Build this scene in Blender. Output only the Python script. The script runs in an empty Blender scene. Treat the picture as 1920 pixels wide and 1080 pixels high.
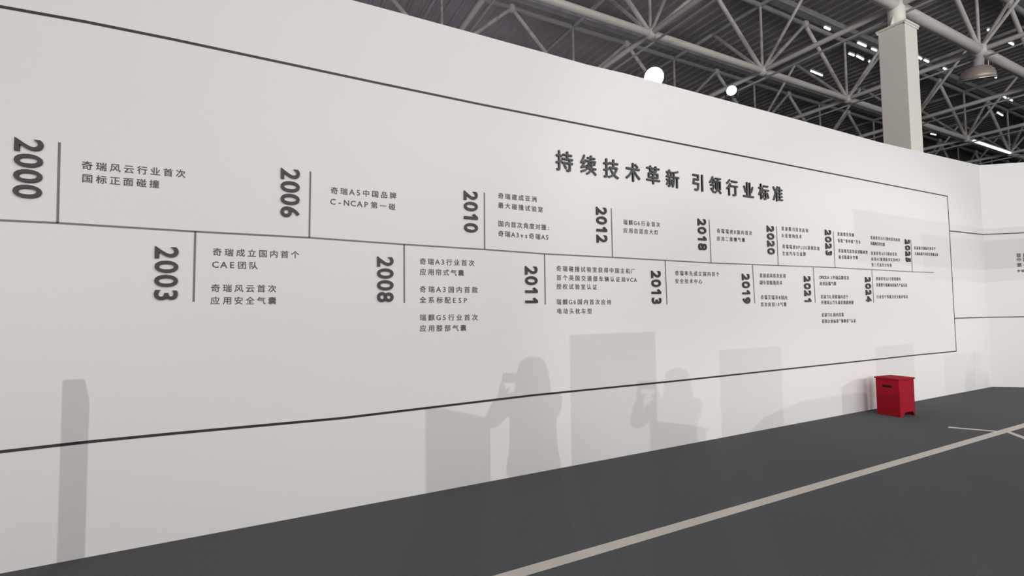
import bpy, bmesh, math, random
from mathutils import Vector, Matrix

sc = bpy.context.scene
COL = sc.collection
PI = math.pi
random.seed(7)

# ------------------------------------------------------------------ camera, world, lights, exposure
CAM = Vector((0.0, -4.1905, 1.57))
CR = Vector((0.88767330, -0.46031222, -0.01219745))
CU = Vector((-0.01150877, -0.04865877, 0.99874915))
CF = Vector((0.46032995, 0.88642258, 0.04849072))
FPX = 913.97
cd = bpy.data.cameras.new('camera')
cd.sensor_width = 36.0
cd.lens = FPX / 1920 * 36.0
cd.clip_start = 0.02
cd.clip_end = 300
cam = bpy.data.objects.new('camera', cd)
COL.objects.link(cam)
cam.matrix_world = Matrix(((CR.x, CU.x, -CF.x, CAM.x), (CR.y, CU.y, -CF.y, CAM.y), (CR.z, CU.z, -CF.z, CAM.z), (0, 0, 0, 1)))
sc.camera = cam

w = bpy.data.worlds.new('hall_daylight')
sc.world = w
w.use_nodes = True
w.node_tree.nodes['Background'].inputs[0].default_value = (0.93, 0.95, 1.0, 1)
w.node_tree.nodes['Background'].inputs[1].default_value = 0.55


def look(o, p, t):
    o.location = p
    o.rotation_euler = (Vector(t) - Vector(p)).to_track_quat('-Z', 'Y').to_euler()


def area(name, p, t, sx, sy, e, col=(1, 0.995, 0.98)):
    l = bpy.data.lights.new(name, 'AREA')
    l.shape = 'RECTANGLE'
    l.size, l.size_y, l.energy, l.color = sx, sy, e, col
    o = bpy.data.objects.new(name, l)
    COL.objects.link(o)
    look(o, p, t)
    return o


def spot(name, p, t, e, ang, blend=0.5, size=0.03, col=(1, 0.985, 0.96)):
    l = bpy.data.lights.new(name, 'SPOT')
    l.energy, l.spot_size, l.spot_blend, l.shadow_soft_size, l.color = e, math.radians(ang), blend, size, col
    o = bpy.data.objects.new(name, l)
    COL.objects.link(o)
    look(o, p, t)
    return o


area('hall_light', (8.0, -14.0, 4.9), (8.0, 0, 1.0), 13, 3.0, 690)
area('hall_light', (-2, -15, 5.5), (-1, 0, 1.6), 9, 2.6, 95)
area('hall_light', (6, -9.0, 6.6), (6.5, -4.0, 0), 14, 3.0, 265)
area('hall_light', (20, -4, 6.6), (20, -1, 0), 10, 3.0, 90)
# unseen fill lights, added to brighten the roof and truss from below
area('roof_fill', (1, -11.8, 4.45), (1, -11.8, 9), 18, 8, 1900, (1, .97, .93))
area('roof_fill', (2, 13, 3.0), (2, 13, 9), 16, 18, 420, (.95, .93, 1))
spot('floodlight_left', (-8.2, -20, 3.85), (4.0, 0, 1.6), 3300, 75)
spot('floodlight_far_left', (-14.5, -20, 4.6), (11.0, 0, 1.6), 4300, 25, 0.3)
spot('floodlight_right', (20, -12.5, 4.0), (9.5, 0, 1.0), 2400, 26, 0.8)
sc.view_settings.view_transform = 'Standard'
sc.view_settings.look = 'None'
sc.view_settings.gamma = 1.0
sc.view_settings.use_curve_mapping = False
sc.view_settings.exposure = 0.0


# ------------------------------------------------------------------ helpers
def mat(name, col, rough=0.6, metal=0.0, noise=0.0, scale=20.0, bump=0.0, emit=None, spec=0.5, coat=0.0):
    m = bpy.data.materials.new(name)
    m.use_nodes = True
    nt = m.node_tree
    b = nt.nodes['Principled BSDF']
    b.inputs['Roughness'].default_value = rough
    b.inputs['Metallic'].default_value = metal
    b.inputs['Specular IOR Level'].default_value = spec
    b.inputs['Coat Weight'].default_value = coat
    c = (col[0], col[1], col[2], 1)
    b.inputs['Base Color'].default_value = c
    if noise or bump:
        tc = nt.nodes.new('ShaderNodeTexCoord')
        nz = nt.nodes.new('ShaderNodeTexNoise')
        nz.inputs['Scale'].default_value = scale
        nz.inputs['Detail'].default_value = 5
        nt.links.new(tc.outputs['Object'], nz.inputs['Vector'])
        if noise:
            mx = nt.nodes.new('ShaderNodeMixRGB')
            mx.inputs[1].default_value = tuple(x * (1 - noise) for x in col) + (1,)
            mx.inputs[2].default_value = tuple(min(1, x * (1 + noise)) for x in col) + (1,)
            nt.links.new(nz.outputs['Fac'], mx.inputs[0])
            nt.links.new(mx.outputs[0], b.inputs['Base Color'])
        if bump:
            bp = nt.nodes.new('ShaderNodeBump')
            bp.inputs['Strength'].default_value = bump
            bp.inputs['Distance'].default_value = 0.003
            nt.links.new(nz.outputs['Fac'], bp.inputs['Height'])
            nt.links.new(bp.outputs[0], b.inputs['Normal'])
    if emit:
        b.inputs['Emission Color'].default_value = (emit[0], emit[1], emit[2], 1)
        b.inputs['Emission Strength'].default_value = emit[3]
    return m


M_wall = mat('wall_paint', (0.80, 0.785, 0.765), 0.42, noise=0.012, scale=1.2, spec=0.35)
M_floor = mat('carpet', (0.108, 0.110, 0.117), 0.95, noise=0.45, scale=230, bump=0.5, spec=0.1)
M_tape = mat('cream_tape', (0.60, 0.57, 0.51), 0.55, noise=0.05, scale=8)
M_border = mat('border_vinyl', (0.026, 0.018, 0.026), 0.45, noise=0.05, scale=5)
M_line = mat('grey_vinyl', (0.17, 0.155, 0.15), 0.5, noise=0.05, scale=5)
M_num = mat('numeral_dark', (0.032, 0.028, 0.027), 0.5, noise=0.05, scale=5)
M_head = mat('headline_dark', (0.07, 0.066, 0.07), 0.5, noise=0.05, scale=5)
M_text = mat('caption_vinyl', (0.085, 0.078, 0.075), 0.55, noise=0.05, scale=5)
M_truss = mat('grey_truss_paint', (0.58, 0.56, 0.53), 0.45, noise=0.1, scale=2.5)
M_truss2 = mat('dark_truss_paint', (0.36, 0.35, 0.36), 0.5, noise=0.15, scale=3)
M_deck = mat('roof_deck_paint', (0.30, 0.275, 0.29), 0.7, noise=0.2, scale=1.5)
M_column = mat('column_paint', (0.74, 0.71, 0.64), 0.5, noise=0.03, scale=2)
M_red = mat('red_plastic', (0.34, 0.007, 0.02), 0.8, noise=0.12, scale=6, spec=0.15)
M_slot = mat('hollow_shade_dark', (0.012, 0.006, 0.006), 0.9, noise=0.2, scale=20)
M_lampshell = mat('lamp_housing', (0.36, 0.31, 0.28), 0.4, metal=0.3, noise=0.12, scale=9)
M_chrome = mat('bright_rim', (0.75, 0.77, 0.75), 0.2, metal=0.8, noise=0.05, scale=9)
M_black = mat('black_metal', (0.03, 0.03, 0.032), 0.45, noise=0.1, scale=9)
M_glow = mat('lamp_face', (1, 0.98, 0.9), 0.5, noise=0.02, scale=3, emit=(1.0, 0.96, 0.86, 14))
M_strip = mat('lamp_and_glint_tube', (0.9, 0.9, 0.9), 0.5, noise=0.02, scale=3, emit=(0.95, 1.0, 0.97, 1.6))  # strip lamps, and the imitated reflection on the truss chord
M_hall = mat('hall_cladding', (0.02, 0.02, 0.028), 0.8, noise=0.3, scale=0.6)
M_board = mat('kiosk_panel', (0.45, 0.46, 0.47), 0.5, noise=0.05, scale=3)


def tag(o, label=None, cat=None, group=None, kind=None):
    if label: o['label'] = label
    if cat: o['category'] = cat
    if group: o['group'] = group
    if kind: o['kind'] = kind
    return o


def empty(name, loc=(0, 0, 0), rz=0.0, **k):
    o = bpy.data.objects.new(name, None)
    COL.objects.link(o)
    o.location = loc
    o.rotation_euler = (0, 0, rz)
    return tag(o, **k)


def mesh_obj(name, me, m=None, parent=None, smooth=False, **k):
    if m is not None and not me.materials:
        me.materials.append(m)
    if smooth:
        for p in me.polygons: p.use_smooth = True
    o = bpy.data.objects.new(name, me)
    COL.objects.link(o)
    o.parent = parent
    return tag(o, **k)


def bm_obj(name, bm, m, parent=None, smooth=False, **k):
    me = bpy.data.meshes.new(name)
    bmesh.ops.recalc_face_normals(bm, faces=bm.faces[:])
    bm.to_mesh(me)
    bm.free()
    return mesh_obj(name, me, m, parent, smooth, **k)


def box(bm, x0, x1, y0, y1, z0, z1):
    vs = [bm.verts.new((x, y, z)) for z in (z0, z1) for x, y in ((x0, y0), (x1, y0), (x1, y1), (x0, y1))]
    for f in ((0, 1, 2, 3), (4, 5, 6, 7), (0, 1, 5, 4), (1, 2, 6, 5), (2, 3, 7, 6), (3, 0, 4, 7)):
        bm.faces.new([vs[i] for i in f])
    return vs


def bevel(bm, w=0.005, seg=2):
    bmesh.ops.bevel(bm, geom=bm.edges[:], offset=w, segments=seg, affect='EDGES', profile=0.6)


def prism(bm, pts, y0, y1):
    """polygon of (x, z) points pushed from y0 to y1"""
    a = [bm.verts.new((x, y0, z)) for x, z in pts]
    b = [bm.verts.new((x, y1, z)) for x, z in pts]
    bm.faces.new(a)
    bm.faces.new(b[::-1])
    n = len(pts)
    for i in range(n):
        bm.faces.new((a[i], a[(i + 1) % n], b[(i + 1) % n], b[i]))


def prism_z(bm, pts, z0, z1):
    a = [bm.verts.new((x, y, z0)) for x, y in pts]
    b = [bm.verts.new((x, y, z1)) for x, y in pts]
    bm.faces.new(a[::-1])
    bm.faces.new(b)
    n = len(pts)
    for i in range(n):
        bm.faces.new((a[i], a[(i + 1) % n], b[(i + 1) % n], b[i]))


def lathe(bm, prof, seg=24, mtx=None):
    """prof: (radius, z) list, closed at the ends when radius is 0"""
    rings = []
    for r, z in prof:
        rings.append([bm.verts.new((r * math.cos(2 * PI * i / seg), r * math.sin(2 * PI * i / seg), z)) for i in range(seg)])
    for a, b in zip(rings, rings[1:]):
        for i in range(seg):
            bm.faces.new((a[i], a[(i + 1) % seg], b[(i + 1) % seg], b[i]))
    for ring in (rings[0], rings[-1]):
        bm.faces.new(ring)
    if mtx is not None:
        vs = [v for r in rings for v in r]
        bmesh.ops.transform(bm, matrix=mtx, verts=vs)


def tube_bm(bm, a, b, r, seg=10, r2=None):
    a, b = Vector(a), Vector(b)
    d = b - a
    q = d.to_track_quat('Z', 'Y').to_matrix()
    u, v = q.col[0], q.col[1]
    r2 = r if r2 is None else r2
    A = [bm.verts.new(a + (u * math.cos(t) + v * math.sin(t)) * r) for t in [2 * PI * i / seg for i in range(seg)]]
    B = [bm.verts.new(b + (u * math.cos(t) + v * math.sin(t)) * r2) for t in [2 * PI * i / seg for i in range(seg)]]
    for i in range(seg):
        bm.faces.new((A[i], A[(i + 1) % seg], B[(i + 1) % seg], B[i]))
    bm.faces.new(A[::-1])
    bm.faces.new(B)


# ------------------------------------------------------------------ measured layout on the wall (metres)
YEARS = {'2000': (-1.330, 2.530), '2003': (-0.585, 1.868), '2006': (0.209, 2.527), '2008': (0.955, 1.859), '2010': (1.749, 2.508), '2011': (2.389, 1.825), '2012': (3.271, 2.492), '2013': (4.031, 1.825), '2018': (4.801, 2.484), '2019': (5.574, 1.829), '2020': (6.107, 2.490), '2021': (6.877, 1.829), '2023': (7.428, 2.525), '2024': (8.436, 1.850), '2025': (9.700, 2.513)}
CAPS=[
 ('2000',[('奇瑞风云行业首次', -1.069, 2.589, -0.483, 2.598), ('国标正面碰撞', -1.066, 2.501, -0.637, 2.504)]),
 ('2003',[('奇瑞成立国内首个', -0.309, 2.038, 0.28, 2.041), ('CAE团队', -0.308, 1.945, -0.009, 1.946), ('奇瑞风云首次', -0.316, 1.771, 0.12, 1.77), ('应用安全气囊', -0.317, 1.679, 0.121, 1.677)]),
 ('2006',[('奇瑞A5中国品牌', 0.509, 2.583, 1.052, 2.59), ('C-NCAP第一碰', 0.51, 2.491, 1.045, 2.491)]),
 ('2008',[('奇瑞A3行业首次', 1.257, 2.026, 1.784, 2.028), ('应用帘式气囊', 1.257, 1.933, 1.679, 1.932), ('奇瑞A3国内首款', 1.257, 1.779, 1.816, 1.777), ('全系标配ESP', 1.256, 1.684, 1.709, 1.679), ('瑞麒G5行业首次', 1.256, 1.529, 1.814, 1.52), ('应用膝部气囊', 1.256, 1.433, 1.698, 1.425)]),
 ('2010',[('奇瑞建成亚洲', 2.036, 2.691, 2.468, 2.696), ('最大碰撞试验室', 2.035, 2.599, 2.54, 2.595), ('国内首次角度对撞:', 2.033, 2.419, 2.621, 2.419), ('奇瑞A3vs奇瑞A5', 2.032, 2.323, 2.603, 2.318)]),
 ('2011',[('奇瑞碰撞试验室获得中国主机厂', 2.688, 2.006, 3.73, 2.004), ('首个英国交通部车辆认证局VCA', 2.687, 1.912, 3.749, 1.908), ('授权试验室认证', 2.685, 1.821, 3.199, 1.821), ('瑞麒G6国内首次应用', 2.682, 1.664, 3.383, 1.661), ('电动头枕车型', 2.686, 1.57, 3.123, 1.565)]),
 ('2012',[('瑞麒G6行业首次', 3.576, 2.549, 4.124, 2.557), ('应用自适应大灯', 3.574, 2.457, 4.09, 2.466)]),
 ('2013',[('奇瑞率先成立国内首个', 4.337, 2.001, 5.091, 2.003), ('安全技术中心', 4.333, 1.906, 4.784, 1.91)]),
 ('2018',[('奇瑞瑞虎8国内首次', 5.07, 2.551, 5.739, 2.561), ('应用二排侧气囊', 5.066, 2.453, 5.594, 2.462)]),
 ('2020',[('星途揽月首次应用', 6.355, 2.667, 6.958, 2.676), ('火星架构技术', 6.349, 2.57, 6.8, 2.579), ('奇瑞瑞虎8PLUS获得首批', 6.358, 2.42, 7.216, 2.431), ('生态汽车白金牌', 6.352, 2.322, 6.88, 2.335)]),
 ('2019',[('星途追风首次应用', 5.858, 2.008, 6.405, 2.014), ('副车架脱落技术', 5.853, 1.915, 6.327, 1.918), ('奇瑞艾瑞泽8国内', 5.865, 1.72, 6.422, 1.716), ('首次应用10气囊', 5.86, 1.625, 6.398, 1.624)]),
 ('2023',[('星途瑶光荣膺', 7.678, 2.676, 8.121, 2.684), ('首批"零甲醛"汽车', 7.676, 2.575, 8.295, 2.582), ('星途瑶光首次应用隔离型', 7.683, 2.424, 8.479, 2.432), ('嵌式隐藏水空调', 7.684, 2.327, 8.191, 2.339)]),
 ('2023b',[('星途星纪元ES国内首次应用', 8.581, 2.675, 9.473, 2.686), ('远端乘员安全囊', 8.573, 2.582, 8.997, 2.584), ('星途星纪元ES国内首次', 8.572, 2.426, 9.353, 2.442), ('应用4C级别技术以及MEF', 8.573, 2.333, 9.454, 2.348), ('第三代高安全电池', 8.574, 2.241, 9.172, 2.252)]),
 ('2025',[('星途揽月国际行业首个', 9.931, 2.575, 10.685, 2.599), ('正面高速不可安全等级认证', 9.941, 2.479, 10.765, 2.496)]),
 ('2021',[('OMODA 5中国品牌首次', 7.181, 2.013, 7.93, 2.019), ('应用远端气囊', 7.18, 1.923, 7.589, 1.927), ('星途TXL获得国内首个', 7.192, 1.731, 7.887, 1.731), ('央视风云汽车最佳健康座舱', 7.194, 1.649, 8.025, 1.647), ('星途TXL国内首批', 7.194, 1.469, 7.752, 1.466), ('获得企业标准"领跑者"认证', 7.197, 1.376, 8.061, 1.37)]),
 ('2024',[('星途星纪元ET获得国内', 8.682, 2.025, 9.433, 2.032), ('首批整车低碳动态标生产品认证', 8.679, 1.925, 9.633, 1.933), ('行业首个等离力安全防护技术', 8.678, 1.734, 9.637, 1.739)]),
]
HEAD= [(2.804, 3.128), (3.111, 3.127), (3.416, 3.125), (3.726, 3.122), (4.028, 3.127), (4.334, 3.12), (4.753, 3.122), (5.061, 3.125), (5.371, 3.124), (5.686, 3.129), (5.995, 3.134), (6.293, 3.137)]
DIVS= {'2000': ((-1.184, 2.724), (-1.18, 2.188)), '2003': ((-0.418, 2.181), (-0.42, 1.67)), '2006': ((0.356, 2.72), (0.352, 2.182)), '2008': ((1.119, 2.168), (1.12, 1.657)), '2010': ((1.892, 2.704), (1.889, 2.161)), '2011': ((2.549, 2.147), (2.549, 1.638)), '2012': ((3.411, 2.687), (3.414, 2.148)), '2013': ((4.186, 2.14), (4.195, 1.631)), '2018': ((4.938, 2.68), (4.95, 2.141)), '2020': ((6.247, 2.688), (6.255, 2.153)), '2019': ((5.723, 2.146), (5.741, 1.641)), '2021': ((7.042, 2.155), (7.055, 1.645)), '2023': ((7.576, 2.707), (7.58, 2.164)), '2024': ((8.573, 2.157), (8.583, 1.646)), '2025': ((9.829, 2.715), (9.831, 2.163))}
MID= [(-1.6, 2.186), (-1.456, 2.185), (-1.18, 2.188), (-0.419, 2.181), (0.352, 2.182), (1.121, 2.168), (1.889, 2.161), (2.551, 2.148), (3.412, 2.148), (4.949, 2.141), (7.572, 2.164), (9.821, 2.163), (10.56, 2.169)]
TOP= [(-1.641, 3.561), (-1.495, 3.562), (-1.072, 3.576), (-0.592, 3.578), (0.853, 3.562), (1.855, 3.556), (3.105, 3.561), (9.107, 3.585), (11.24, 3.597)]
BOT= [(-1.557, 0.742), (-1.415, 0.741), (-1.005, 0.746), (-0.541, 0.743), (0.603, 0.725), (2.397, 0.75), (4.412, 0.744), (9.854, 0.759), (11.254, 0.754)]
WTOP= [(0.674, 4.239), (1.038, 4.241), (2.621, 4.239), (3.121, 4.234), (3.662, 4.252), (6.631, 4.269), (9.007, 4.268), (12.652, 4.362)]
STRIPS= [((14.261, 3.066), (14.446, 3.068)), ((14.557, 3.045), (14.955, 3.072)), ((15.191, 3.054), (15.469, 3.083)), ((15.931, 2.309), (16.413, 2.326)), ((16.567, 2.315), (16.759, 2.319)), ((17.625, 2.301), (17.885, 2.314)), ((19.231, 1.835), (19.847, 1.867)), ((16.184, 0.851), (16.409, 0.844)), ((17.334, 0.852), (17.739, 0.852)), ((21.623, 2.306), (22.09, 2.347)), ((22.213, 2.333), (22.579, 2.34)), ((23.458, 2.997), (24.036, 3.037)), ((23.878, 5.126), (24.227, 5.091)), ((12.476, 2.627), (12.428, 2.625)), ((14.253, 4.123), (14.87, 4.145)), ((13.846, 2.651), (14.252, 2.652)), ((14.544, 2.655), (14.74, 2.648))]

# ------------------------------------------------------------------ the setting
bm = bmesh.new()
box(bm, -26, 62, -24, 46, -0.12, 0.0)
bm_obj('floor', bm, M_floor, kind='structure')

bm = bmesh.new()
pts = [(-7.0, 0.0), (12.65, 0.0)] + WTOP[::-1] + [(-7.0, 4.235)]
prism(bm, pts, 0.0, 0.09)
bm_obj('wall_back', bm, M_wall, kind='structure')
TH = math.radians(40)
WD = Vector((math.cos(TH), -math.sin(TH), 0))
WN = Vector((-math.sin(TH), -math.cos(TH), 0))      # towards the viewer
bm = bmesh.new()
p0 = Vector((12.65, 0, 0))
p1 = p0 + WD * 6.5
prism_z(bm, [(p0.x, p0.y), (p1.x, p1.y), (p1.x - WN.x * .09, p1.y - WN.y * .09), (p0.x + 0.03, 0.09), (p0.x, 0.09)], 0, 4.36)
bm_obj('wall_right', bm, M_wall, kind='structure')

# far hall walls (dark cladding, beyond the stand)
bm = bmesh.new(); box(bm, -26, 62, 46, 46.3, 0, 12); bm_obj('wall_far', bm, M_hall, kind='structure')
bm = bmesh.new(); box(bm, 62, 62.3, -24, 46, 0, 12); bm_obj('wall_far_right', bm, M_hall, kind='structure')
bm = bmesh.new(); box(bm, -26.3, -26, -24, 46, 0, 12); bm_obj('wall_far_left', bm, M_hall, kind='structure')

# roof deck: trapezoidal sheet with ribs running away from the wall
ZD = 9.35
bm = bmesh.new()
prof = []
x = -26.0
while x < 62:
    prof += [(x, ZD), (x + 0.12, ZD), (x + 0.15, ZD - 0.035), (x + 0.21, ZD - 0.035), (x + 0.24, ZD)]
    x += 0.30
lo = [bm.verts.new((px, -24, pz)) for px, pz in prof]
hi = [bm.verts.new((px, 46, pz)) for px, pz in prof]
for i in range(len(prof) - 1):
    bm.faces.new((lo[i], lo[i + 1], hi[i + 1], hi[i]))
top = [bm.verts.new(c) for c in ((-26, -24, ZD + .1), (62, -24, ZD + .1), (62, 46, ZD + .1), (-26, 46, ZD + .1))]
bm.faces.new(top)
ceil = bm_obj('ceiling', bm, M_deck, kind='structure')
# purlins under the deck
for i in range(14):
    y = -6.0 + i * 2.71 + 0.97
    bm = bmesh.new()
    box(bm, -20, 55, y - .04, y + .04, ZD - 0.27, ZD - 0.08)
    box(bm, -20, 55, y - .09, y + .09, ZD - 0.28, ZD - 0.262)
    bm_obj('purlin', bm, M_truss2, ceil)

# ------------------------------------------------------------------ space frame roof truss
K = 5.6
SX, SY, HZ = 0.6235 * K, 0.485 * K, 0.285 * K
X0 = 1.872 * K
Y0 = CAM.y + 1.29 * K
Z0 = CAM.z + K
frame = empty('space_frame', (X0, Y0, Z0), label='grey painted steel tube space frame carrying the hall roof above the white wall', cat='roof truss')


def low(i, j): return Vector((X0 + i * SX, Y0 + j * SY, Z0))
def upp(i, j): return Vector((X0 + (i + .5) * SX, Y0 + j * SY, Z0 + HZ))
def uppv(i, j): return Vector((X0 + i * SX, Y0 + (j + .5) * SY, Z0 + HZ))
def px(P):
    q = P - CAM
    z = q.dot(CF)
    if z < 0.5: return None
    return 960 + FPX * q.dot(CR) / z, 540 - FPX * q.dot(CU) / z, z


def inview(a, b):
    for t in [k / 12 for k in range(13)]:
        q = px(a.lerp(b, t))
        if q and 560 < q[0] < 2000 and -60 < q[1] < min(330, (q[0] - 660) * .262 + 20):
            return True
    return False


els = []      # kind, a, b, radius
for j in range(-2, 9):
    for i in range(-5, 16):
        L = low(i, j)
        els.append(('lower_chord', L, low(i + 1, j), 0.105 if j == -1 else (0.075 if j == 0 else 0.06)))
        els.append(('cross_chord', L, low(i, j + 1), 0.055))
        els.append(('tie_pipe', L + Vector((0.10, 0, -.14)), low(i, j + 1) + Vector((0.10, 0, -.14)), 0.022))
        els.append(('diagonal', L, upp(i, j), 0.045))
        els.append(('diagonal', L, upp(i - 1, j), 0.045))
        if j < 1 or i > 0:
            els.append(('brace', L, uppv(i, j), 0.036))
            els.append(('brace', L, uppv(i, j - 1), 0.036))
        els.append(('post', L, L + Vector((0, 0, HZ)), 0.03))
        els.append(('upper_chord', upp(i - 1, j), upp(i, j), 0.055))
        els.append(('upper_chord', uppv(i, j - 1), uppv(i, j), 0.05))
_unit = {}


def unit_tube(r, m):
    key = (r, m.name)
    if key not in _unit:
        bm = bmesh.new()
        tube_bm(bm, (0, 0, 0), (0, 0, 1), r, 12)
        me = bpy.data.meshes.new('tube')
        bm.to_mesh(me); bm.free()
        me.materials.append(m)
        for p in me.polygons: p.use_smooth = len(p.vertices) == 4
        _unit[key] = me
    return _unit[key]


kinds, around = {}, {}
for e in els:
    (kinds if inview(e[1], e[2]) else around).setdefault(e[0], []).append(e)
for k, lst in kinds.items():
    lst.sort(key=lambda e: (px((e[1] + e[2]) / 2) or (0, 0, 1))[2])
    m = M_truss if k in ('lower_chord', 'cross_chord', 'diagonal', 'brace', 'post') else M_truss2
    for _, a, b, r in lst[:290]:
        o = bpy.data.objects.new(k, unit_tube(r, m))
        COL.objects.link(o)
        o.parent = frame
        d = b - a
        o.matrix_parent_inverse = Matrix.Identity(4)
        o.matrix_basis = Matrix.Translation(a - Vector(frame.location)) @ d.to_track_quat('Z', 'Y').to_matrix().to_4x4() @ Matrix.Diagonal((1, 1, d.length, 1))
    rest = lst[290:] + around.get(k, [])      # past the limit, or outside the frame
    if rest:
        bm = bmesh.new()
        for _, a, b, r in rest:
            tube_bm(bm, a - Vector(frame.location), b - Vector(frame.location), r, 6)
        bm_obj(k + '_bundle', bm, m, frame, kind='stuff')
# ball nodes
bm = bmesh.new()
bmesh.ops.create_icosphere(bm, subdivisions=2, radius=1.0)
me_ball = bpy.data.meshes.new('ball'); bm.to_mesh(me_ball); bm.free()
me_ball.materials.append(M_truss)
for p in me_ball.polygons: p.use_smooth = True
for j in range(-2, 6):
    for i in range(-4, 12):
        for P, r in ((low(i, j), .15 if j == -1 else .12), (upp(i, j), .10)):
            if inview(P, P + Vector((0, 0, .01))):
                o = bpy.data.objects.new('ball_node', me_ball)
                COL.objects.link(o)
                o.parent = frame
                o.location = P - Vector(frame.location)
                o.scale = (r, r, r)

# white square column standing just behind the wall
N = low(0, -1)
CX, CY = N.x, N.y
col = empty('box_column', (CX, CY, 0), label='beige square box column rising behind the white wall into the truss', cat='column')
bm = bmesh.new(); box(bm, -.215, .215, -.215, .215, 0, N.z - .47); bevel(bm, .008); bm_obj('shaft', bm, M_column, col)
bm = bmesh.new(); box(bm, -.245, .245, -.245, .245, N.z - .47, N.z - .43); bevel(bm, .006); bm_obj('cap_plate', bm, M_column, col)
bm = bmesh.new(); lathe(bm, [(.135, N.z - .43), (.135, N.z - .02), (.10, N.z + .04)], 20); bm_obj('neck', bm, M_column, col, smooth=True)
bm = bmesh.new()
for s in (-1, 1):
    prism(bm, [(s * .13, N.z - .43), (s * .24, N.z - .43), (s * .13, N.z - .22)], -.008, .008)
bm_obj('gusset', bm, M_column, col)
for s in (-1, 1):
    bm = bmesh.new(); box(bm, -.243, .243, s * .222 - .006, s * .222 + .006, N.z - .50, N.z - .47); bm_obj('cap_trim', bm, M_column, col)

# high-bay lamp hanging under the truss right of the column
G = low(1, -1)
hb = empty('high_bay_lamp', (G.x - .02, G.y, G.z - .05), label='grey bell-shaped high-bay lamp, switched off, hanging from the truss right of the column', cat='lamp')
T = Matrix.Rotation(math.radians(-12), 4, 'Y') @ Matrix.Rotation(math.radians(10), 4, 'X')
bm = bmesh.new(); lathe(bm, [(.07, 0), (.07, -.12), (.095, -.13), (.095, -.27), (.11, -.28)], 20, T); bm_obj('ballast_box', bm, M_truss2, hb, smooth=True)
bm = bmesh.new()
lathe(bm, [(.11, -.27), (.20, -.31), (.27, -.38), (.305, -.47), (.315, -.55), (.295, -.55), (.28, -.47), (.24, -.39), (.16, -.33), (.02, -.31)], 32, T)
bm_obj('reflector', bm, M_lampshell, hb, smooth=True)
bm = bmesh.new()
R_, r_ = .315, .012
rg = [[bm.verts.new(T @ Vector(((R_ + r_ * math.cos(b)) * math.cos(a), (R_ + r_ * math.cos(b)) * math.sin(a), -.555 + r_ * math.sin(b)))) for b in [2 * PI * q / 8 for q in range(8)]] for a in [2 * PI * p / 40 for p in range(40)]]
for p in range(40):
    for q in range(8):
        bm.faces.new((rg[p][q], rg[(p + 1) % 40][q], rg[(p + 1) % 40][(q + 1) % 8], rg[p][(q + 1) % 8]))
bm_obj('rim', bm, M_chrome, hb, smooth=True, label='bright metal rim')
bm = bmesh.new()
cab = [Vector((.42 + .12 * math.sin(t * PI), 0.02, .12 - .60 * t)) - Vector((.16 * t * t, 0, 0)) for t in [k / 10 for k in range(11)]]
for a, b in zip(cab, cab[1:]): tube_bm(bm, a, b, .010, 6)
bm_obj('cable', bm, M_truss, hb)

# spotlights looking over the wall: one glaring, one smaller to its right
def floodlight(loc, R, label, aim, m=M_glow):
    d = (Vector(aim) - Vector(loc)).normalized()
    root = empty('floodlight', loc, label=label, cat='lamp')
    Q = d.to_track_quat('Z', 'Y').to_matrix().to_4x4()
    bm = bmesh.new(); lathe(bm, [(R * .35, -.22), (R * .55, -.20), (R * .75, -.10), (R * 1.12, -.03), (R * 1.12, .0), (R * 1.02, .0), (R * .99, -.015)], 28, Q)
    bm_obj('housing', bm, M_black, root, smooth=True)
    bm = bmesh.new(); lathe(bm, [(R, -.012), (R * .97, .004), (R * .5, .014), (R * .05, .018)], 28, Q)
    bm_obj('lamp_face', bm, m, root, smooth=True, label='blinding white lamp face')
    bm = bmesh.new()
    u = Vector((0, 0, 1)).cross(d).normalized()
    zb = -(loc[2] - 3.9)
    for s in (-1, 1):
        tube_bm(bm, u * s * R * 1.2 - d * .05, u * s * R * 1.2 - d * .05 + Vector((0, 0, -R * 1.45)), .010, 8)
    tube_bm(bm, u * -R * 1.2 - d * .05 + Vector((0, 0, -R * 1.45)), u * R * 1.2 - d * .05 + Vector((0, 0, -R * 1.45)), .010, 8)
    bm_obj('yoke', bm, M_black, root)
    bm = bmesh.new()
    tube_bm(bm, -d * .05 + Vector((0, 0, -R * 1.45)), -d * .05 + Vector((0, 0, zb)), .018, 10)
    yy = .09 - loc[1]
    box(bm, -.02, .02, yy, yy + .42, zb, zb + .04)
    bm_obj('mounting_arm', bm, M_black, root)
    return root


floodlight((4.50, 0.42, 4.575), 0.12, 'large blinding white floodlight peeking over the top edge of the wall', CAM)
floodlight((5.98, 0.42, 4.70), 0.066, 'small round white spotlight above the wall, right of the blinding one', (-9, -10, 2))

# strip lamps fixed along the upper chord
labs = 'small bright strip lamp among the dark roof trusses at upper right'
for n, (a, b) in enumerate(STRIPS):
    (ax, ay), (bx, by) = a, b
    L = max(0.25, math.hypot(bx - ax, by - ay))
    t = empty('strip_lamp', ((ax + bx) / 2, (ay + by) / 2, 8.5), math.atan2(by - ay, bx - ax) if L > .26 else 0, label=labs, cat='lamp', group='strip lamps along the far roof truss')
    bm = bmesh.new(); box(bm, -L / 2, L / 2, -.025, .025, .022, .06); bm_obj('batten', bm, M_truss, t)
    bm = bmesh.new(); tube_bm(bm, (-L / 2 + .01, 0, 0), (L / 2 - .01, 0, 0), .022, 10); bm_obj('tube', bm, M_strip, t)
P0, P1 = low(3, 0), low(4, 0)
t = empty('chord_glint', (P0 + P1) / 2 + Vector((0, -.09, -.06)), label='long glowing white tube imitating light reflected along the truss chord in the top right corner', cat='lamp')  # no lamp here: glowing tube stands in for light reflected on the chord
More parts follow.
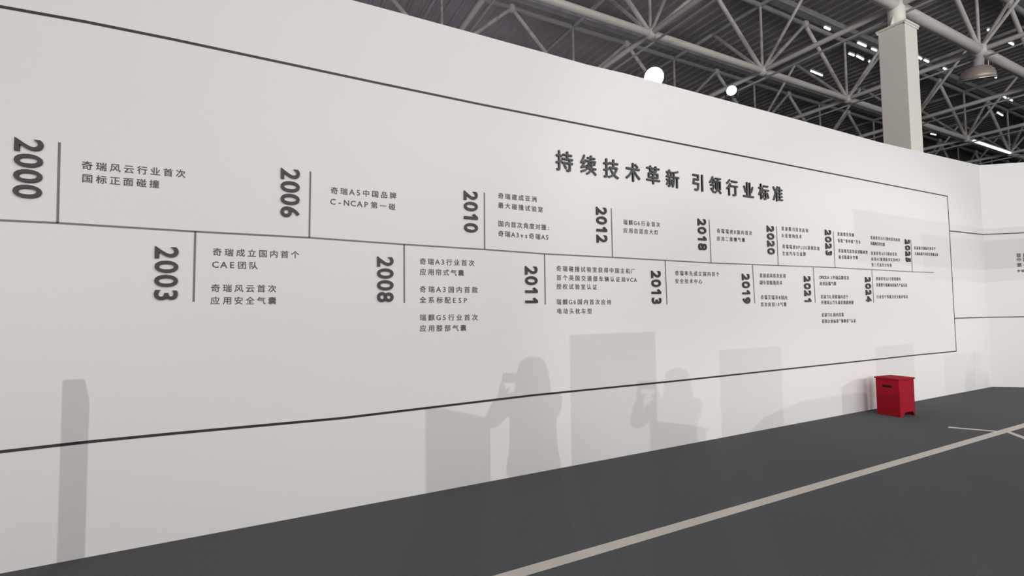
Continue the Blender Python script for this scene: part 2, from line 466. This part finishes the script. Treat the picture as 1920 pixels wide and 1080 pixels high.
bm = bmesh.new(); tube_bm(bm, (-SX / 2 + .3, 0, 0), (SX / 2 - .3, 0, 0), .04, 12); bm_obj('tube', bm, M_strip, t)
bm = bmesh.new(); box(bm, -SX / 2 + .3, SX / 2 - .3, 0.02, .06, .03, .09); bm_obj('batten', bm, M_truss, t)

# ------------------------------------------------------------------ graphics on the wall
def band(bm, pts, h, y=-0.0035, y1=-0.0006):
    """horizontal vinyl strip following (x, z) points, height h"""
    rows = []
    for x, z in pts:
        rows.append([bm.verts.new((x, yy, z + s * h / 2)) for yy in (y, y1) for s in (-1, 1)])
    for a, b in zip(rows, rows[1:]):
        for i, k in ((0, 1), (1, 3), (3, 2), (2, 0)):
            bm.faces.new((a[i], a[k], b[k], b[i]))
    bm.faces.new([rows[0][i] for i in (0, 1, 3, 2)])
    bm.faces.new([rows[-1][i] for i in (0, 2, 3, 1)])


def strip(name, pts, h, m, label, group=None, cat='wall line'):
    bm = bmesh.new(); band(bm, pts, h)
    return bm_obj(name, bm, m, label=label, cat=cat, group=group)


def fit_line(p):
    return p


left = -2.6
strip('border_line', [(left, 3.562), (left + 1.0, 3.562)] + TOP[1:-1] + [(11.247, 3.597)], .019, M_border, 'thick dark border line along the top of the wall graphic')
strip('border_line', [(left, .742), (left + 1.0, .742)] + BOT[1:-1] + [(11.262, .754)], .019, M_border, 'thick dark border line along the bottom of the wall graphic')
bm = bmesh.new(); prism(bm, [(11.236, 3.606), (11.247 + .009, 3.606), (11.262, .745), (11.245, .745)], -.0035, -.0006)
bm_obj('border_line', bm, M_border, label='upright dark border line closing the right end of the wall graphic', cat='wall line')
for nm, z0, z1, lb in (('upper', 2.954, 2.975, 'dark line running from the frame around the corner, above the right-hand captions'),
                       ('lower', 1.351, 1.349, 'dark line running from the frame around the corner, lower of the two')):
    t = empty('corner_line', (12.65, 0, z1), label=lb, cat='wall line')
    bm = bmesh.new(); band(bm, [(11.25 - 12.65, z0 - z1), (0, 0)], .019); bm_obj('line_segment', bm, M_border, t)
    bm = bmesh.new()
    zz = 3.0 - z1 if z1 > 2 else 1.365 - z1
    band(bm, [(0, 0), (6.4, zz)], .019)
    o = bm_obj('line_segment', bm, M_border, t); o.rotation_euler = (0, 0, -TH)
strip('timeline_line', [(left, 2.186)] + MID[1:], .013, M_line, 'long thin grey line through the middle of the timeline')
ORD = {}
for row, where in ((('2000', '2006', '2010', '2012', '2018', '2020', '2023', '2025'), 'above'), (('2003', '2008', '2011', '2013', '2019', '2021', '2024'), 'below')):
    for k, y in enumerate(row):
        ORD[y] = ('leftmost', 'second from left', 'third from left', 'fourth from left', 'fifth from left', 'sixth from left', 'seventh from left', 'rightmost')[k] + ' ' + where + ' the timeline'
for y, ((xa, za), (xb, zb)) in DIVS.items():
    bm = bmesh.new()
    w_ = .0065
    prism(bm, [(xa - w_, za), (xa + w_, za), (xb + w_, zb), (xb - w_, zb)], -.0035, -.0006)
    bm_obj('divider_line', bm, M_line, label='thin upright grey divider right of year %s, %s' % (y, ORD[y]), cat='wall line')

# lettering: built-in typeface turned into meshes glyph by glyph
_dg = {}
_fc = bpy.data.curves.new('glyph', 'FONT')
_fo = bpy.data.objects.new('glyph', _fc)
COL.objects.link(_fo)


def glyph(ch, off, ext, res=2):
    """mesh data of one glyph, x right, y up, em = 1: verts, faces"""
    key = (ch, off, ext)
    if key not in _dg:
        _fc.body = ch
        _fc.offset = off
        _fc.extrude = ext
        _fc.resolution_u = res
        bpy.context.view_layer.update()
        me = bpy.data.meshes.new_from_object(_fo.evaluated_get(bpy.context.evaluated_depsgraph_get()))
        vs = [v.co.copy() for v in me.vertices]
        fs = [tuple(p.vertices) for p in me.polygons]
        bpy.data.meshes.remove(me)
        _dg[key] = (vs, fs)
    return _dg[key]


def latin(c): return ord(c) < 0x2000


def bounds(vs):
    return min(v.x for v in vs), max(v.x for v in vs), min(v.y for v in vs), max(v.y for v in vs)


# years: four raised digits reading downwards, tops to the right
_dm = {}
NH, NL, NT = .138, .402, .016


def digit_mesh(c):
    if c in _dm: return _dm[c]
    if c == '1':      # stem with a slanted flag
        bm = bmesh.new()
        h = NH / 2
        prism(bm, [(-h, -.004), (-h, .021), (h, .021), (h, -.003), (h - .036, -.033), (h - .056, -.022), (h - .034, -.004)], -NT - .0006, -.0006)
        bmesh.ops.transform(bm, matrix=Matrix.Diagonal((1, 1, -1, 1)), verts=bm.verts[:])
        bmesh.ops.recalc_face_normals(bm, faces=bm.faces[:])
        me = bpy.data.meshes.new('digit')
        bm.to_mesh(me); bm.free()
        me.materials.append(M_num)
        _dm[c] = me
        return me
    vs, fs = glyph(c, .017, .5, 4)
    zx0, zx1, zy0, zy1 = bounds(glyph('0', .017, .5, 4)[0])
    sx = (NL / 4 * .86) / (zx1 - zx0)
    x0, x1, y0, y1 = bounds(vs)
    sw = min(sx, (NL / 4 * .92) / (x1 - x0))
    sy = NH / (y1 - y0)
    me = bpy.data.meshes.new('digit')
    out = []
    for v in vs:
        gx, gy = (v.x - (x0 + x1) / 2) * sw, (v.y - (y0 + y1) / 2) * sy
        out.append((gy, -NT * (v.z + .5) - .0006, -gx))        # turned a quarter clockwise
    me.from_pydata(out, [], fs)
    me.materials.append(M_num)
    _dm[c] = me
    return me


for y, (cx, cz) in YEARS.items():
    t = empty('year_number', (cx, 0, cz), label='raised dark sideways year number %s, %s' % (y, ORD[y]), cat='number')
    for k, c in enumerate(y):
        o = bpy.data.objects.new('digit', digit_mesh(c))
        COL.objects.link(o)
        o.parent = t
        o.location = (0, 0, NL / 2 - NL / 4 * (k + .5))

EM = .061


def bold(vs, fs, d):
    V, F = [], []
    for n, (dx, dy) in enumerate(((0, 0), (d, d), (-d, -d), (d, -d), (-d, d))):
        b = len(V)
        V += [Vector((v.x + dx, v.y + dy, v.z + (n * .08 if v.z > 0 else 0))) for v in vs]
        F += [tuple(i + b for i in f) for f in fs]
    return V, F


def text_line(t, x0, z0, x1, z1, y_thick=.002, em=EM, off=.009):
    wts = [(.62 if latin(c) else 1.0) for c in t]
    wts = [.30 if c in ' ' else w_ for c, w_ in zip(t, wts)]
    if len(t) < 1: return None
    tot = sum(wts)
    track = ((x1 - x0) - tot * em) / max(1, len(t) - 1)
    V, F = [], []
    x = x0
    for c, w_ in zip(t, wts):
        if c != ' ':
            vs, fs = glyph(c, 0.0, .5)
            vs, fs = bold(vs, fs, off)
            gx0, gx1, gy0, gy1 = bounds(vs)
            b = len(V)
            k = em * (1.0 if not latin(c) else 1.08)
            zc = z0 + (z1 - z0) * ((x - x0) / max(.01, x1 - x0))
            cxg = x + w_ * em / 2
            yo = .38 if not latin(c) else .36
            for v in vs:
                V.append((cxg + (v.x - (gx0 + gx1) / 2) * k, -y_thick * (v.z + .5) - .0006, zc + (v.y - yo) * k))
            F += [tuple(i + b for i in f) for f in fs]
        x += w_ * em + track
    me = bpy.data.meshes.new('text_line')
    me.from_pydata(V, [], F)
    me.materials.append(M_text)
    return me


CAPLAB = {
 '2000': 'two-line dark Chinese caption right of the year 2000', '2003': 'four-line dark Chinese caption with CAE, right of 2003',
 '2006': 'two-line caption with A5 and C-NCAP, right of 2006', '2008': 'six-line Chinese caption in three pairs ending G5, right of 2008',
 '2010': 'four-line Chinese caption with A3vs, right of 2010', '2011': 'five-line Chinese caption with VCA and G6, right of 2011',
 '2012': 'two-line Chinese caption with G6, right of 2012', '2013': 'two-line Chinese caption right of 2013, lower row, nothing beneath it',
 '2018': 'two-line Chinese caption with a figure 8, under the right part of the headline', '2020': 'four-line Chinese caption with PLUS, right of 2020',
 '2019': 'four-line Chinese caption between 2019 and 2021, lower row', '2023': 'four-line small Chinese caption directly right of 2023',
 '2023b': 'five-line small Chinese caption directly left of 2025', '2025': 'two-line small Chinese caption right of 2025, nearest the frame end',
 '2021': 'six-line small Chinese caption with TXL, right of 2021', '2024': 'three-line small Chinese caption right of 2024'}
for y, lines in CAPS:
    ox, oz = lines[0][1], lines[0][2]
    t = empty('caption', (ox, 0, oz), label=CAPLAB[y], cat='caption')
    for s, x0, z0, x1, z1 in lines:
        me = text_line(s, x0 - ox, z0 - oz, x1 - ox, z1 - oz)
        mesh_obj('text_line', me, None, t)
t = empty('caption', (12.65 + WD.x * .52, WD.y * .52, 2.54), -TH, label='short lines of text on the angled wall at the right edge', cat='caption')
for s, z, em in (('首届汽车', 2.543, .082), ('中国安全', 2.458, .082), ('第一技术', 2.354, .082), ('奇瑞汽车', 2.240, .05)):
    me = text_line(s, 0, z - 2.54, 4 * em * 1.18, z - 2.54, em=em, off=.02)
    mesh_obj('text_line', me, None, t)

t = empty('headline', (2.804, 0, 3.127), label='large raised dark Chinese headline above the timeline, upper right of the wall', cat='headline')
for c, (hx, hz) in zip('持续技术革新引领行业标准', HEAD):
    vs, fs = bold(*glyph(c, 0.0, .5, 3), .011)
    a0, a1, b0, b1 = bounds(vs)
    k = .225
    me = bpy.data.meshes.new('character')
    me.from_pydata([((v.x - (a0 + a1) / 2) * k * .98, -.014 * (v.z + .5) - .0006, (v.y - (b0 + b1) / 2) * k) for v in vs], [], fs)
    me.materials.append(M_head)
    o = bpy.data.objects.new('character', me)
    COL.objects.link(o)
    o.parent = t
    o.location = (hx - 2.804, 0, hz - 3.127)
bpy.data.objects.remove(_fo)

# ------------------------------------------------------------------ floor tape
bm = bmesh.new(); box(bm, -14, 40, -1.575, -1.483, 0, .0015)
bm_obj('floor_tape', bm, M_tape, label='long wide cream floor tape running parallel to the white wall', cat='tape')
bm = bmesh.new(); prism_z(bm, [(7.93, -1.105), (8.17, -1.482), (8.24, -1.482), (8.02, -1.085)][::-1], 0, .0015)
bm_obj('floor_tape', bm, M_tape, label='short thin cream tape on the wall side of the long floor tape', cat='tape')
bm = bmesh.new(); prism_z(bm, [(8.236, -1.576), (8.33, -1.576), (7.55, -2.36), (7.45, -2.30)], 0, .0015)
bm_obj('floor_tape', bm, M_tape, label='thin cream tape branching to the viewer side of the long tape at right edge', cat='tape')

# ------------------------------------------------------------------ red stool
sx0 = Vector((8.088, -0.477, 0))
ang = math.atan2(-.502 + .477, 8.453 - 8.088)
st = empty('folding_stool', (8.105, -.50, 0), ang, label='red plastic stool with a carry slot, standing on the carpet by the wall', cat='stool')
SWX, SWY, SHh = .37, .30, .545
# front (long) side with a foot arch, left side with a hand slot, back and right like them
def side_panel(w, arch, slot):
    bm = bmesh.new()
    n = [(0, 0), (.05, 0)]
    if arch:
        n = [(0, 0), (w * .22, 0), (w * .30, .045), (w * .40, .06), (w * .84, .06), (w * .92, .035), (w * .95, 0), (w, 0)]
    else:
        n = [(0, 0), (w, 0)]
    outer = n + [(w - .004, SHh - .02), (.004, SHh - .02)]
    if not slot:
        prism(bm, outer, 0, .012)
        return bm
    # slot: build as four pieces joined around the hole
    a0, a1, b0, b1 = w * .30, w * .72, SHh * .74, SHh * .80
    for x0, x1, z0, z1 in ((0, w, 0, b0), (0, w, b1, SHh - .02), (0, a0, b0, b1), (a1, w, b0, b1)):
        box(bm, x0, x1, 0, .012, z0, z1)
    bmesh.ops.remove_doubles(bm, verts=bm.verts[:], dist=.0004)
    return bm


o = bm_obj('side_panel', side_panel(SWX, True, False), M_red, st)
o = bm_obj('side_panel', side_panel(SWX, True, False), M_red, st); o.location = (0, SWY - .012, 0)
o = bm_obj('end_panel', side_panel(SWY, False, True), M_red, st); o.rotation_euler = (0, 0, PI / 2); o.location = (.012, 0, 0)
o = bm_obj('end_panel', side_panel(SWY, False, True), M_red, st); o.rotation_euler = (0, 0, PI / 2); o.location = (SWX, 0, 0)
bm = bmesh.new(); box(bm, -.014, SWX + .014, -.014, SWY + .014, SHh - .022, SHh); bevel(bm, .005); bm_obj('seat', bm, M_red, st)
bm = bmesh.new(); box(bm, .02, SWX - .02, .02, SWY - .02, .08, SHh - .03); bm_obj('hollow_shade', bm, M_slot, st, label='near-black block imitating the shade seen through the carry slot')  # near-black block put in for the shade inside the stool

# ------------------------------------------------------------------ things on the stand beside and behind the camera; they throw the shadows seen on the wall
bm = bmesh.new(); prism(bm, [(0, 0), (.108, 0), (.108, 1.44), (.085, 1.56), (0, 1.56)], 0, .03)
o = bm_obj('sign_blade', bm, M_board, label='narrow upright sign blade left of the camera, out of frame', cat='sign'); o.location = (-2.18, -3.0, 0)


def board(name, x0, x1, y, z0, z1, label, slant=0.0):
    t = empty(name, (x0, y, 0), label=label, cat='display board')
    bm = bmesh.new(); prism(bm, [(0, z0), (x1 - x0, z0), (x1 - x0, z1 - slant), (0, z1)], -.03, .03); bm_obj('panel', bm, M_board, t)
    bm = bmesh.new(); box(bm, 0, x1 - x0, -.2, .2, 0, .03); bevel(bm, .008); bm_obj('base_plate', bm, M_black, t)
    return t


board('display_board', -.03, .80, -5.22, .02, 1.98, 'tall grey display board standing behind the camera')
board('display_board', -1.46, -1.05, -5.85, .02, 1.66, 'lower grey display board with a slanted top behind the camera', .12)
board('display_board', 4.23, 5.05, -5.2, .02, 1.70, 'wide grey display board right of the camera, out of frame')
t = empty('podium', (.98, -4.75, 0), label='small grey podium with a sloping top beside the photographer', cat='podium')
bm = bmesh.new(); prism(bm, [(0.02, .04), (.63, .04), (.63, 1.02), (0.02, 1.14)], -.12, .12); bm_obj('cabinet', bm, M_board, t)
bm = bmesh.new(); prism(bm, [(0, 1.145), (.65, 1.018), (.65, 1.043), (0, 1.17)], -.15, .15); bm_obj('sloping_top', bm, M_board, t)
bm = bmesh.new(); box(bm, 0, .65, -.14, .14, 0, .04); bevel(bm, .006); bm_obj('plinth', bm, M_black, t)
t = empty('hanging_banner', (4.07, -5.0, 3.24), label='grey banner hanging from the roof to the right behind the camera', cat='banner')
bm = bmesh.new(); box(bm, 0, 4.6, -.02, .02, -.57, 0); bm_obj('fabric', bm, M_board, t)
bm = bmesh.new(); tube_bm(bm, (-.05, 0, .02), (4.65, 0, .02), .02, 10); bm_obj('top_rail', bm, M_black, t)
for x in (.3, 4.3):
    bm = bmesh.new(); tube_bm(bm, (x, 0, .03), (x, 0, 5.95), .004, 6); bm_obj('wire', bm, M_black, t)

# car body: lofted sections along its length
M_paint = mat('car_paint', (0.42, 0.44, 0.46), 0.25, metal=0.4, noise=0.03, scale=2, coat=0.6)
M_glass = mat('car_glass', (0.02, 0.025, 0.03), 0.08, noise=0.1, scale=2)
M_tyre = mat('tyre_rubber', (0.02, 0.02, 0.02), 0.8, noise=0.2, scale=30)
car = empty('car', (1.65, -7.2, 0), label='silver display car parked behind the camera', cat='car')
S = [(-2.2, .42, .62, .70, .60), (-2.1, .30, .80, .84, .78), (-1.6, .24, .92, .97, .88), (-1.0, .22, .96, 1.06, .90), (-.35, .22, .98, 1.40, .91),
     (.25, .22, .98, 1.50, .91), (.9, .22, .99, 1.50, .91), (1.5, .24, 1.0, 1.38, .90), (1.95, .28, .98, 1.12, .84), (2.15, .40, .85, .90, .70)]
bm = bmesh.new()
rings = []
for x, zb, zw, zt, hw in S:
    cab = max(0.0, (zt - zw - .05))
    tw = hw - .06 - cab * .45
    r = [(-hw * .92, zb), (-hw, (zb + zw) / 2), (-hw * .97, zw), (-tw, zt - .04), (-tw * .6, zt), (tw * .6, zt), (tw, zt - .04), (hw * .97, zw), (hw, (zb + zw) / 2), (hw * .92, zb)]
    rings.append([bm.verts.new((x, a, b)) for a, b in r])
for a, b in zip(rings, rings[1:]):
    for i in range(10):
        bm.faces.new((a[i], a[(i + 1) % 10], b[(i + 1) % 10], b[i]))
bm.faces.new(rings[0]); bm.faces.new(rings[-1])
bmesh.ops.subdivide_edges(bm, edges=bm.edges[:], cuts=1, use_grid_fill=True, smooth=.6)
bm_obj('body', bm, M_paint, car, smooth=True)
for s in (-1, 1):
    bm = bmesh.new(); prism(bm, [(-.75, 1.02), (-.25, 1.33), (.3, 1.42), (1.0, 1.41), (1.45, 1.29), (1.55, 1.04)], s * .80, s * .93 * .93)
    bm_obj('side_window', bm, M_glass, car)
for x in (-1.35, 1.35):
    for s in (-1, 1):
        bm = bmesh.new(); lathe(bm, [(.20, -.10), (.32, -.10), (.335, -.05), (.335, .05), (.32, .10), (.20, .10)], 24, Matrix.Translation((x, s * .80, .335)) @ Matrix.Rotation(PI / 2, 4, 'X'))
        w_ = bm_obj('wheel', bm, M_tyre, car, smooth=True)
        bm = bmesh.new(); lathe(bm, [(.05, .0), (.19, -.01), (.20, .02)], 18, Matrix.Translation((x, s * .915, .335)) @ Matrix.Rotation(PI / 2, 4, 'X'))
        bm_obj('hubcap', bm, M_chrome, w_)

# ------------------------------------------------------------------ people (grown with the skin modifier)
M_skin = mat('skin', (0.62, 0.42, 0.32), 0.5, noise=0.04, scale=12)
M_hair = mat('dark_hair', (0.02, 0.015, 0.012), 0.45, noise=0.3, scale=60)
M_coat = mat('grey_coat', (0.20, 0.20, 0.22), 0.85, noise=0.08, scale=25)
M_trs = mat('dark_trousers', (0.05, 0.055, 0.075), 0.85, noise=0.1, scale=30)
M_shoe = mat('black_shoe', (0.03, 0.03, 0.03), 0.4, noise=0.1, scale=10)
M_lip = mat('lip', (0.45, 0.16, 0.14), 0.5, noise=0.05, scale=10)
M_eye = mat('dark_eye', (0.02, 0.015, 0.01), 0.2, noise=0.05, scale=10)


def skin(name, pts, edges, radii, m, parent, root=0, lv=2, **k):
    me = bpy.data.meshes.new(name + '_base')
    me.from_pydata(pts, edges, [])
    o = bpy.data.objects.new(name, me)
    COL.objects.link(o)
    sk = o.modifiers.new('Skin', 'SKIN'); sk.use_smooth_shade = True
    for i, v in enumerate(me.skin_vertices[0].data if me.skin_vertices else []):
        pass
    if not me.skin_vertices:
        bpy.context.view_layer.objects.active = o
        bpy.ops.mesh.customdata_skin_add()
    for i, v in enumerate(me.skin_vertices[0].data):
        r = radii[i]
        v.radius = r if isinstance(r, tuple) else (r, r)
        v.use_root = (i == root)
    ss = o.modifiers.new('Sub', 'SUBSURF'); ss.levels = lv; ss.render_levels = lv
    bpy.context.view_layer.update()
    m2 = bpy.data.meshes.new_from_object(o.evaluated_get(bpy.context.evaluated_depsgraph_get()))
    bpy.data.objects.remove(o)
    m2.materials.clear()
    return mesh_obj(name, m2, m, parent, True, **k)


def chain(n0, n):
    return [(i, i + 1) for i in range(n0, n0 + n - 1)]


def person(loc, rz, label, hands, long_hair=True, H=1.66):
    """local axes: +y is where the person faces, z up. hands: (left, right) wrist targets"""
    t = empty('person', loc, rz, label=label, cat='person')
    # elbows and wrists from the pose
    sh = {-1: Vector((-.17, -.01, 1.36)), 1: Vector((.17, -.01, 1.36))}
    arms = {}
    for s, wr in zip((-1, 1), hands):
        wr = Vector(wr)
        mid = (sh[s] + wr) / 2
        L1, L2 = .28, .25
        d = (wr - sh[s]).length
        hgt = math.sqrt(max(.0004, ((L1 + L2) / 2) ** 2 - (d / 2) ** 2))
        el = mid + Vector((s * .55, -.05, -.83)).normalized() * hgt
        arms[s] = (sh[s], el, wr)
    # bare body: one continuous surface
    P = [(0, 0, .92), (0, 0, 1.05), (0, .005, 1.20), (0, 0, 1.34), (0, .0, 1.42), (0, .015, 1.48), (0, .03, 1.54), (0, .025, 1.62)]
    R = [(.15, .11), (.125, .095), (.14, .105), (.15, .09), (.055, .055), (.05, .05), (.075, .085), (.07, .085)]
    E = chain(0, 8)
    for s in (-1, 1):
        a, e, wv = arms[s]
        n = len(P)
        P += [tuple(a), tuple((a + e) / 2), tuple(e), tuple((e + wv) / 2), tuple(wv)]
        R += [.055, .046, .038, .036, .025]
        E += [(3, n)] + chain(n, 5)
        # palm, fingers, thumb: in the plane of the hand
        fw = Vector((0, .35, 1)).normalized() if wv.z > 1.2 else Vector((0, .05, -1)).normalized()
        lat = Vector((-s, 0, 0)) if wv.z > 1.2 else Vector((0, 1, 0))
        palm = wv + fw * .05
        P.append(tuple(palm)); R.append((.032, .02)); E.append((n + 4, n + 5))
        ip = n + 5
        curl = Vector((-s, 0, 0)) * .012 + Vector((0, .012, 0))
        for q, (off_, ln) in enumerate(((-.027, .062), (-.009, .075), (.009, .070), (.026, .055))):
            nn = len(P)
            b = palm + lat.cross(fw).normalized() * off_ + fw * .03
            P += [tuple(b), tuple(b + fw * ln * .5 + curl * .4), tuple(b + fw * ln + curl * 1.5)]
            R += [.0095, .009, .007]
            E += [(ip, nn), (nn, nn + 1), (nn + 1, nn + 2)]
        nn = len(P)
        tb = wv + fw * .025 + lat * .02
        P += [tuple(tb + lat * .012), tuple(tb + lat * .03 + fw * .03)]
        R += [.011, .009]
        E += [(n + 4, nn), (nn, nn + 1)]
    for s in (-1, 1):
        n = len(P)
        P += [(s * .09, 0, .84), (s * .10, .01, .66), (s * .10, .02, .48), (s * .10, -.01, .30), (s * .10, -.02, .10), (s * .105, .09, .04)]
        R += [.085, .075, .055, .052, .038, .035]
        E += [(0, n)] + chain(n, 6)
    body = skin('body', P, E, R, M_skin, t)
    # face
    bm = bmesh.new(); lathe(bm, [(.004, .0), (.014, -.012), (.016, -.04), (.006, -.05)], 10, Matrix.Translation((0, .112, 1.605)) @ Matrix.Rotation(.25, 4, 'X')); bm_obj('nose', bm, M_skin, t, True)
    for s in (-1, 1):
        bm = bmesh.new(); bmesh.ops.create_uvsphere(bm, u_segments=12, v_segments=8, radius=.012, matrix=Matrix.Translation((s * .032, .098, 1.60))); bm_obj('eye', bm, M_eye, t, True)
        bm = bmesh.new(); bmesh.ops.create_uvsphere(bm, u_segments=10, v_segments=8, radius=.03, matrix=Matrix.Translation((s * .080, .02, 1.585)) @ Matrix.Diagonal((.35, .7, 1.0, 1))); bm_obj('ear', bm, M_skin, t, True)
    bm = bmesh.new(); bmesh.ops.create_uvsphere(bm, u_segments=12, v_segments=8, radius=.024, matrix=Matrix.Translation((0, .104, 1.535)) @ Matrix.Diagonal((1, .35, .32, 1))); bm_obj('mouth', bm, M_lip, t, True)
    # hair
    hz = 1.22 if long_hair else 1.52
    skin('hair', [(0, -.01, 1.655), (0, -.04, 1.62), (0, -.055, 1.54), (0, -.06, 1.42), (0, -.065, hz)], chain(0, 5),
         [(.095, .09), (.115, .095), (.13, .08), (.15, .055), (.12, .04)], M_hair, t) if long_hair else \
        skin('hair', [(0, -.005, 1.66), (0, -.03, 1.63), (0, -.045, 1.55)], chain(0, 3), [(.083, .088), (.09, .085), (.08, .05)], M_hair, t)
    # coat: torso plus sleeves
    P = [(0, 0, .80), (0, 0, .92), (0, .0, 1.06), (0, .005, 1.20), (0, 0, 1.35), (0, 0, 1.42)]
    R = [(.24, .17), (.21, .15), (.185, .135), (.185, .135), (.175, .115), (.075, .07)]
    E = chain(0, 6)
    for s in (-1, 1):
        a, e, wv = arms[s]
        n = len(P)
        P += [tuple(a), tuple((a + e) / 2), tuple(e), tuple((e + wv) / 2), tuple(e.lerp(wv, .88))]
        R += [.072, .062, .055, .052, .042]
        E += [(4, n)] + chain(n, 5)
    skin('coat', P, E, R, M_coat, t)
    P = [(0, 0, .90)]; R = [(.16, .12)]; E = []
    for s in (-1, 1):
        n = len(P)
        P += [(s * .09, 0, .82), (s * .10, .01, .66), (s * .10, .02, .48), (s * .10, -.01, .30), (s * .10, -.02, .12)]
        R += [.10, .09, .07, .066, .06]
        E += [(0, n)] + chain(n, 5)
    skin('trousers', P, E, R, M_trs, t)
    for s in (-1, 1):
        skin('shoe', [(s * .10, -.05, .05), (s * .103, .04, .045), (s * .107, .14, .035)], chain(0, 3), [(.045, .05), (.045, .042), (.04, .033)], M_shoe, t)
    return t


yaw = -math.atan2(CF.x, CF.y)
back = CAM - Vector((CF.x, CF.y, 0)).normalized() * .52
ph = Vector((0, .40 - .045, CAM.z))      # phone centre in the photographer's own axes
P1 = person((back.x + .17, back.y, 0), yaw, 'long-haired person in a grey coat holding up a phone at the camera position', ((-.22, .33, 1.36), (-.07, .33, 1.36)))
person((5.87, -6.1, 0), -.9, 'person in a grey coat with arms hanging, standing right behind the camera', ((-.24, .02, .85), (.24, .02, .85)), False)
P1.scale = (1.05, 1.05, 1.05)
bm = bmesh.new(); box(bm, -.078, .078, -.0045, .0045, -.037, .037); bevel(bm, .003)
o = bm_obj('smartphone', bm, M_black, label='dark phone held up sideways by the photographer', cat='phone')
o.matrix_world = Matrix(((CR.x, CF.x, CU.x, 0), (CR.y, CF.y, CU.y, 0), (CR.z, CF.z, CU.z, 0), (0, 0, 0, 1)))
o.location = CAM - CF * .03 - CU * .02
